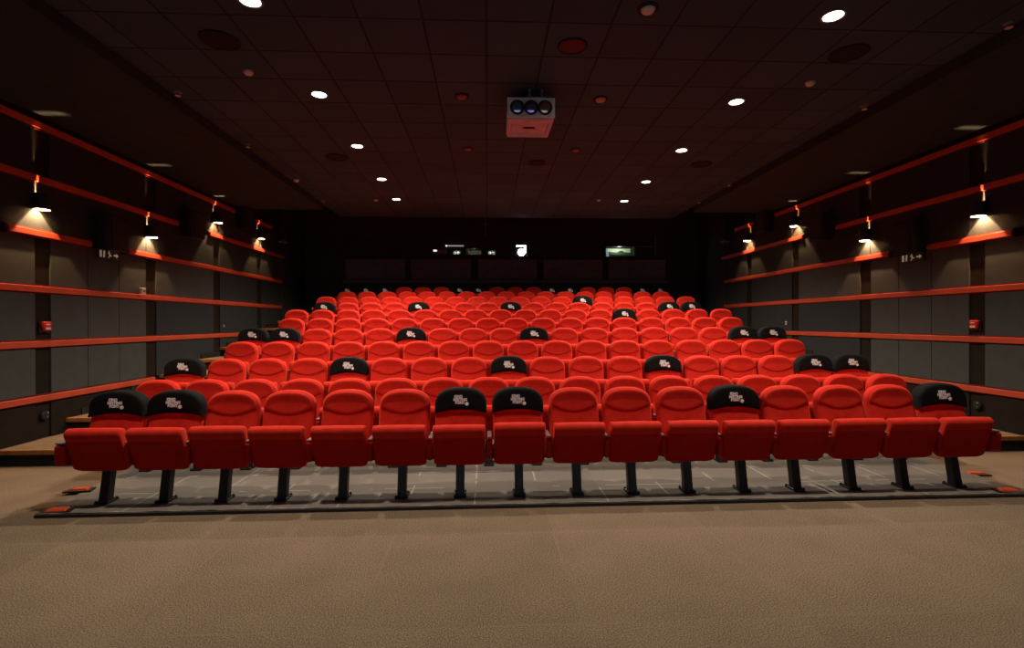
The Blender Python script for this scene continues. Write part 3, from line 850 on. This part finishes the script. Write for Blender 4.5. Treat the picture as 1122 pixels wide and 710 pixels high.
# small fittings on the rear wall
t = thing('strip_lamp', 'thin pale strip lamp above the left booth windows', 'lamp', (-1.59, YR, 4.125))
bm = bmesh.new(); box(bm, -0.28, 0.28, -0.05, -0.0, -0.014, 0.014, 0, 0.004); obj('tube', bm, M['tubedim'], t)
bm = bmesh.new(); box(bm, -0.29, -0.26, -0.06, 0.0, -0.022, 0.022); obj('end_cap', bm, M['tube'], t)
t = thing('indicator_lamp', 'tiny white lamp on a dark box left of the booth windows', 'lamp', (-2.10, YR, 3.94))
bm = bmesh.new(); box(bm, -0.20, 0.26, -0.06, 0.0, -0.07, 0.06, 0, 0.008); obj('housing', bm, M['rearpanel'], t)
bm = bmesh.new(); box(bm, -0.17, -0.06, -0.068, -0.055, 0.0, 0.05); obj('lamp_lens', bm, M['tube'], t)
t = thing('cable_conduit', 'thin grey conduit running down above the booth windows', 'conduit', (-0.61, YR, 4.46))
bm = bmesh.new(); lathe(bm, [(0.018, 0.0), (0.018, 0.79)], 10, 0, (0, -0.02, 0)); obj('pipe', bm, M['bezel'], t, smooth=True)
bm = bmesh.new(); box(bm, -0.035, 0.035, -0.05, 0.0, 0.34, 0.42); obj('clip', bm, M['greyplastic'], t)
t = thing('shelf_rail', 'thin metal rail with upright post right of the lit booth window', 'rail', (4.6, YR, 3.83))
bm = bmesh.new(); box(bm, -0.33, 0.29, -0.05, -0.02, 0.28, 0.30); obj('bar', bm, M['greyplastic'], t)
bm = bmesh.new(); box(bm, 0.285, 0.315, -0.05, 0.0, 0.0, 0.66); obj('post', bm, M['bezel'], t)

# projector beam thrown from the port on to the screen
p0 = Vector((0.54, YR + 0.02, 3.94)); p1 = Vector((0.0, YF, 2.1))
p0.y = YR - 0.005
spot('projector_beam', None, p0, 10000, 30, 0.1, (0.72, 0.82, 1.0), 0.001, p1 - p0)
bm = bmesh.new()                                         # tiny plate added to clip the beam to the screen's shape
d = 0.05; dx = 0.05 * (p1.x - p0.x) / 21.1; dz = 0.05 * (p1.z - p0.z) / 21.1
gx, gz, gw, gh = p0.x + dx, p0.z + dz, 0.05 * 4.7 / 21.1, 0.05 * 1.75 / 21.1
for a, b, c, e in ((gx - 0.02, gx - gw, gz - 0.02, gz + 0.02), (gx + gw, gx + 0.02, gz - 0.02, gz + 0.02), (gx - gw, gx + gw, gz + gh, gz + 0.02), (gx - gw, gx + gw, gz - 0.02, gz - gh)):
    box(bm, a, b, p0.y - d, p0.y - d + 0.002, c, e)
obj('beam_mask', bm, M['dimblack'], bpy.data.objects['window_4'])

# ------------------------------------------------------------------ camera, world, view
f, yaw, pit, rol = 566.75, 0.0478, -0.0029, -0.0031
cam = bpy.data.cameras.new('Camera'); cam.sensor_fit = 'HORIZONTAL'; cam.sensor_width = 36; cam.lens = f / 1122 * 36
cam.clip_start = 0.05; cam.clip_end = 100
co = bpy.data.objects.new('Camera', cam); C.objects.link(co)
fw = Vector((math.sin(yaw) * math.cos(pit), math.cos(yaw) * math.cos(pit), math.sin(pit)))
r0 = Vector((math.cos(yaw), -math.sin(yaw), 0)); u0 = r0.cross(fw)
rt = math.cos(rol) * r0 + math.sin(rol) * u0; up = -math.sin(rol) * r0 + math.cos(rol) * u0
mw = Matrix((rt, up, -fw)).transposed().to_4x4(); mw.translation = Vector((-0.5684, 0, 1.6738))
co.matrix_world = mw
SC.camera = co
w = bpy.data.worlds.new('World'); SC.world = w; w.use_nodes = True
w.node_tree.nodes['Background'].inputs[0].default_value = (0, 0, 0, 1)
w.node_tree.nodes['Background'].inputs[1].default_value = 0
SC.view_settings.view_transform = 'Standard'
SC.view_settings.look = 'None'
SC.view_settings.gamma = 1
SC.view_settings.exposure = 0.0
SC.view_settings.use_curve_mapping = False
SC.cycles.max_bounces = 6; SC.cycles.diffuse_bounces = 4; SC.cycles.glossy_bounces = 3
SC.cycles.use_denoising = True
SC.cycles.sample_clamp_indirect = 4.0
SC.cycles.caustics_reflective = False; SC.cycles.caustics_refractive = False
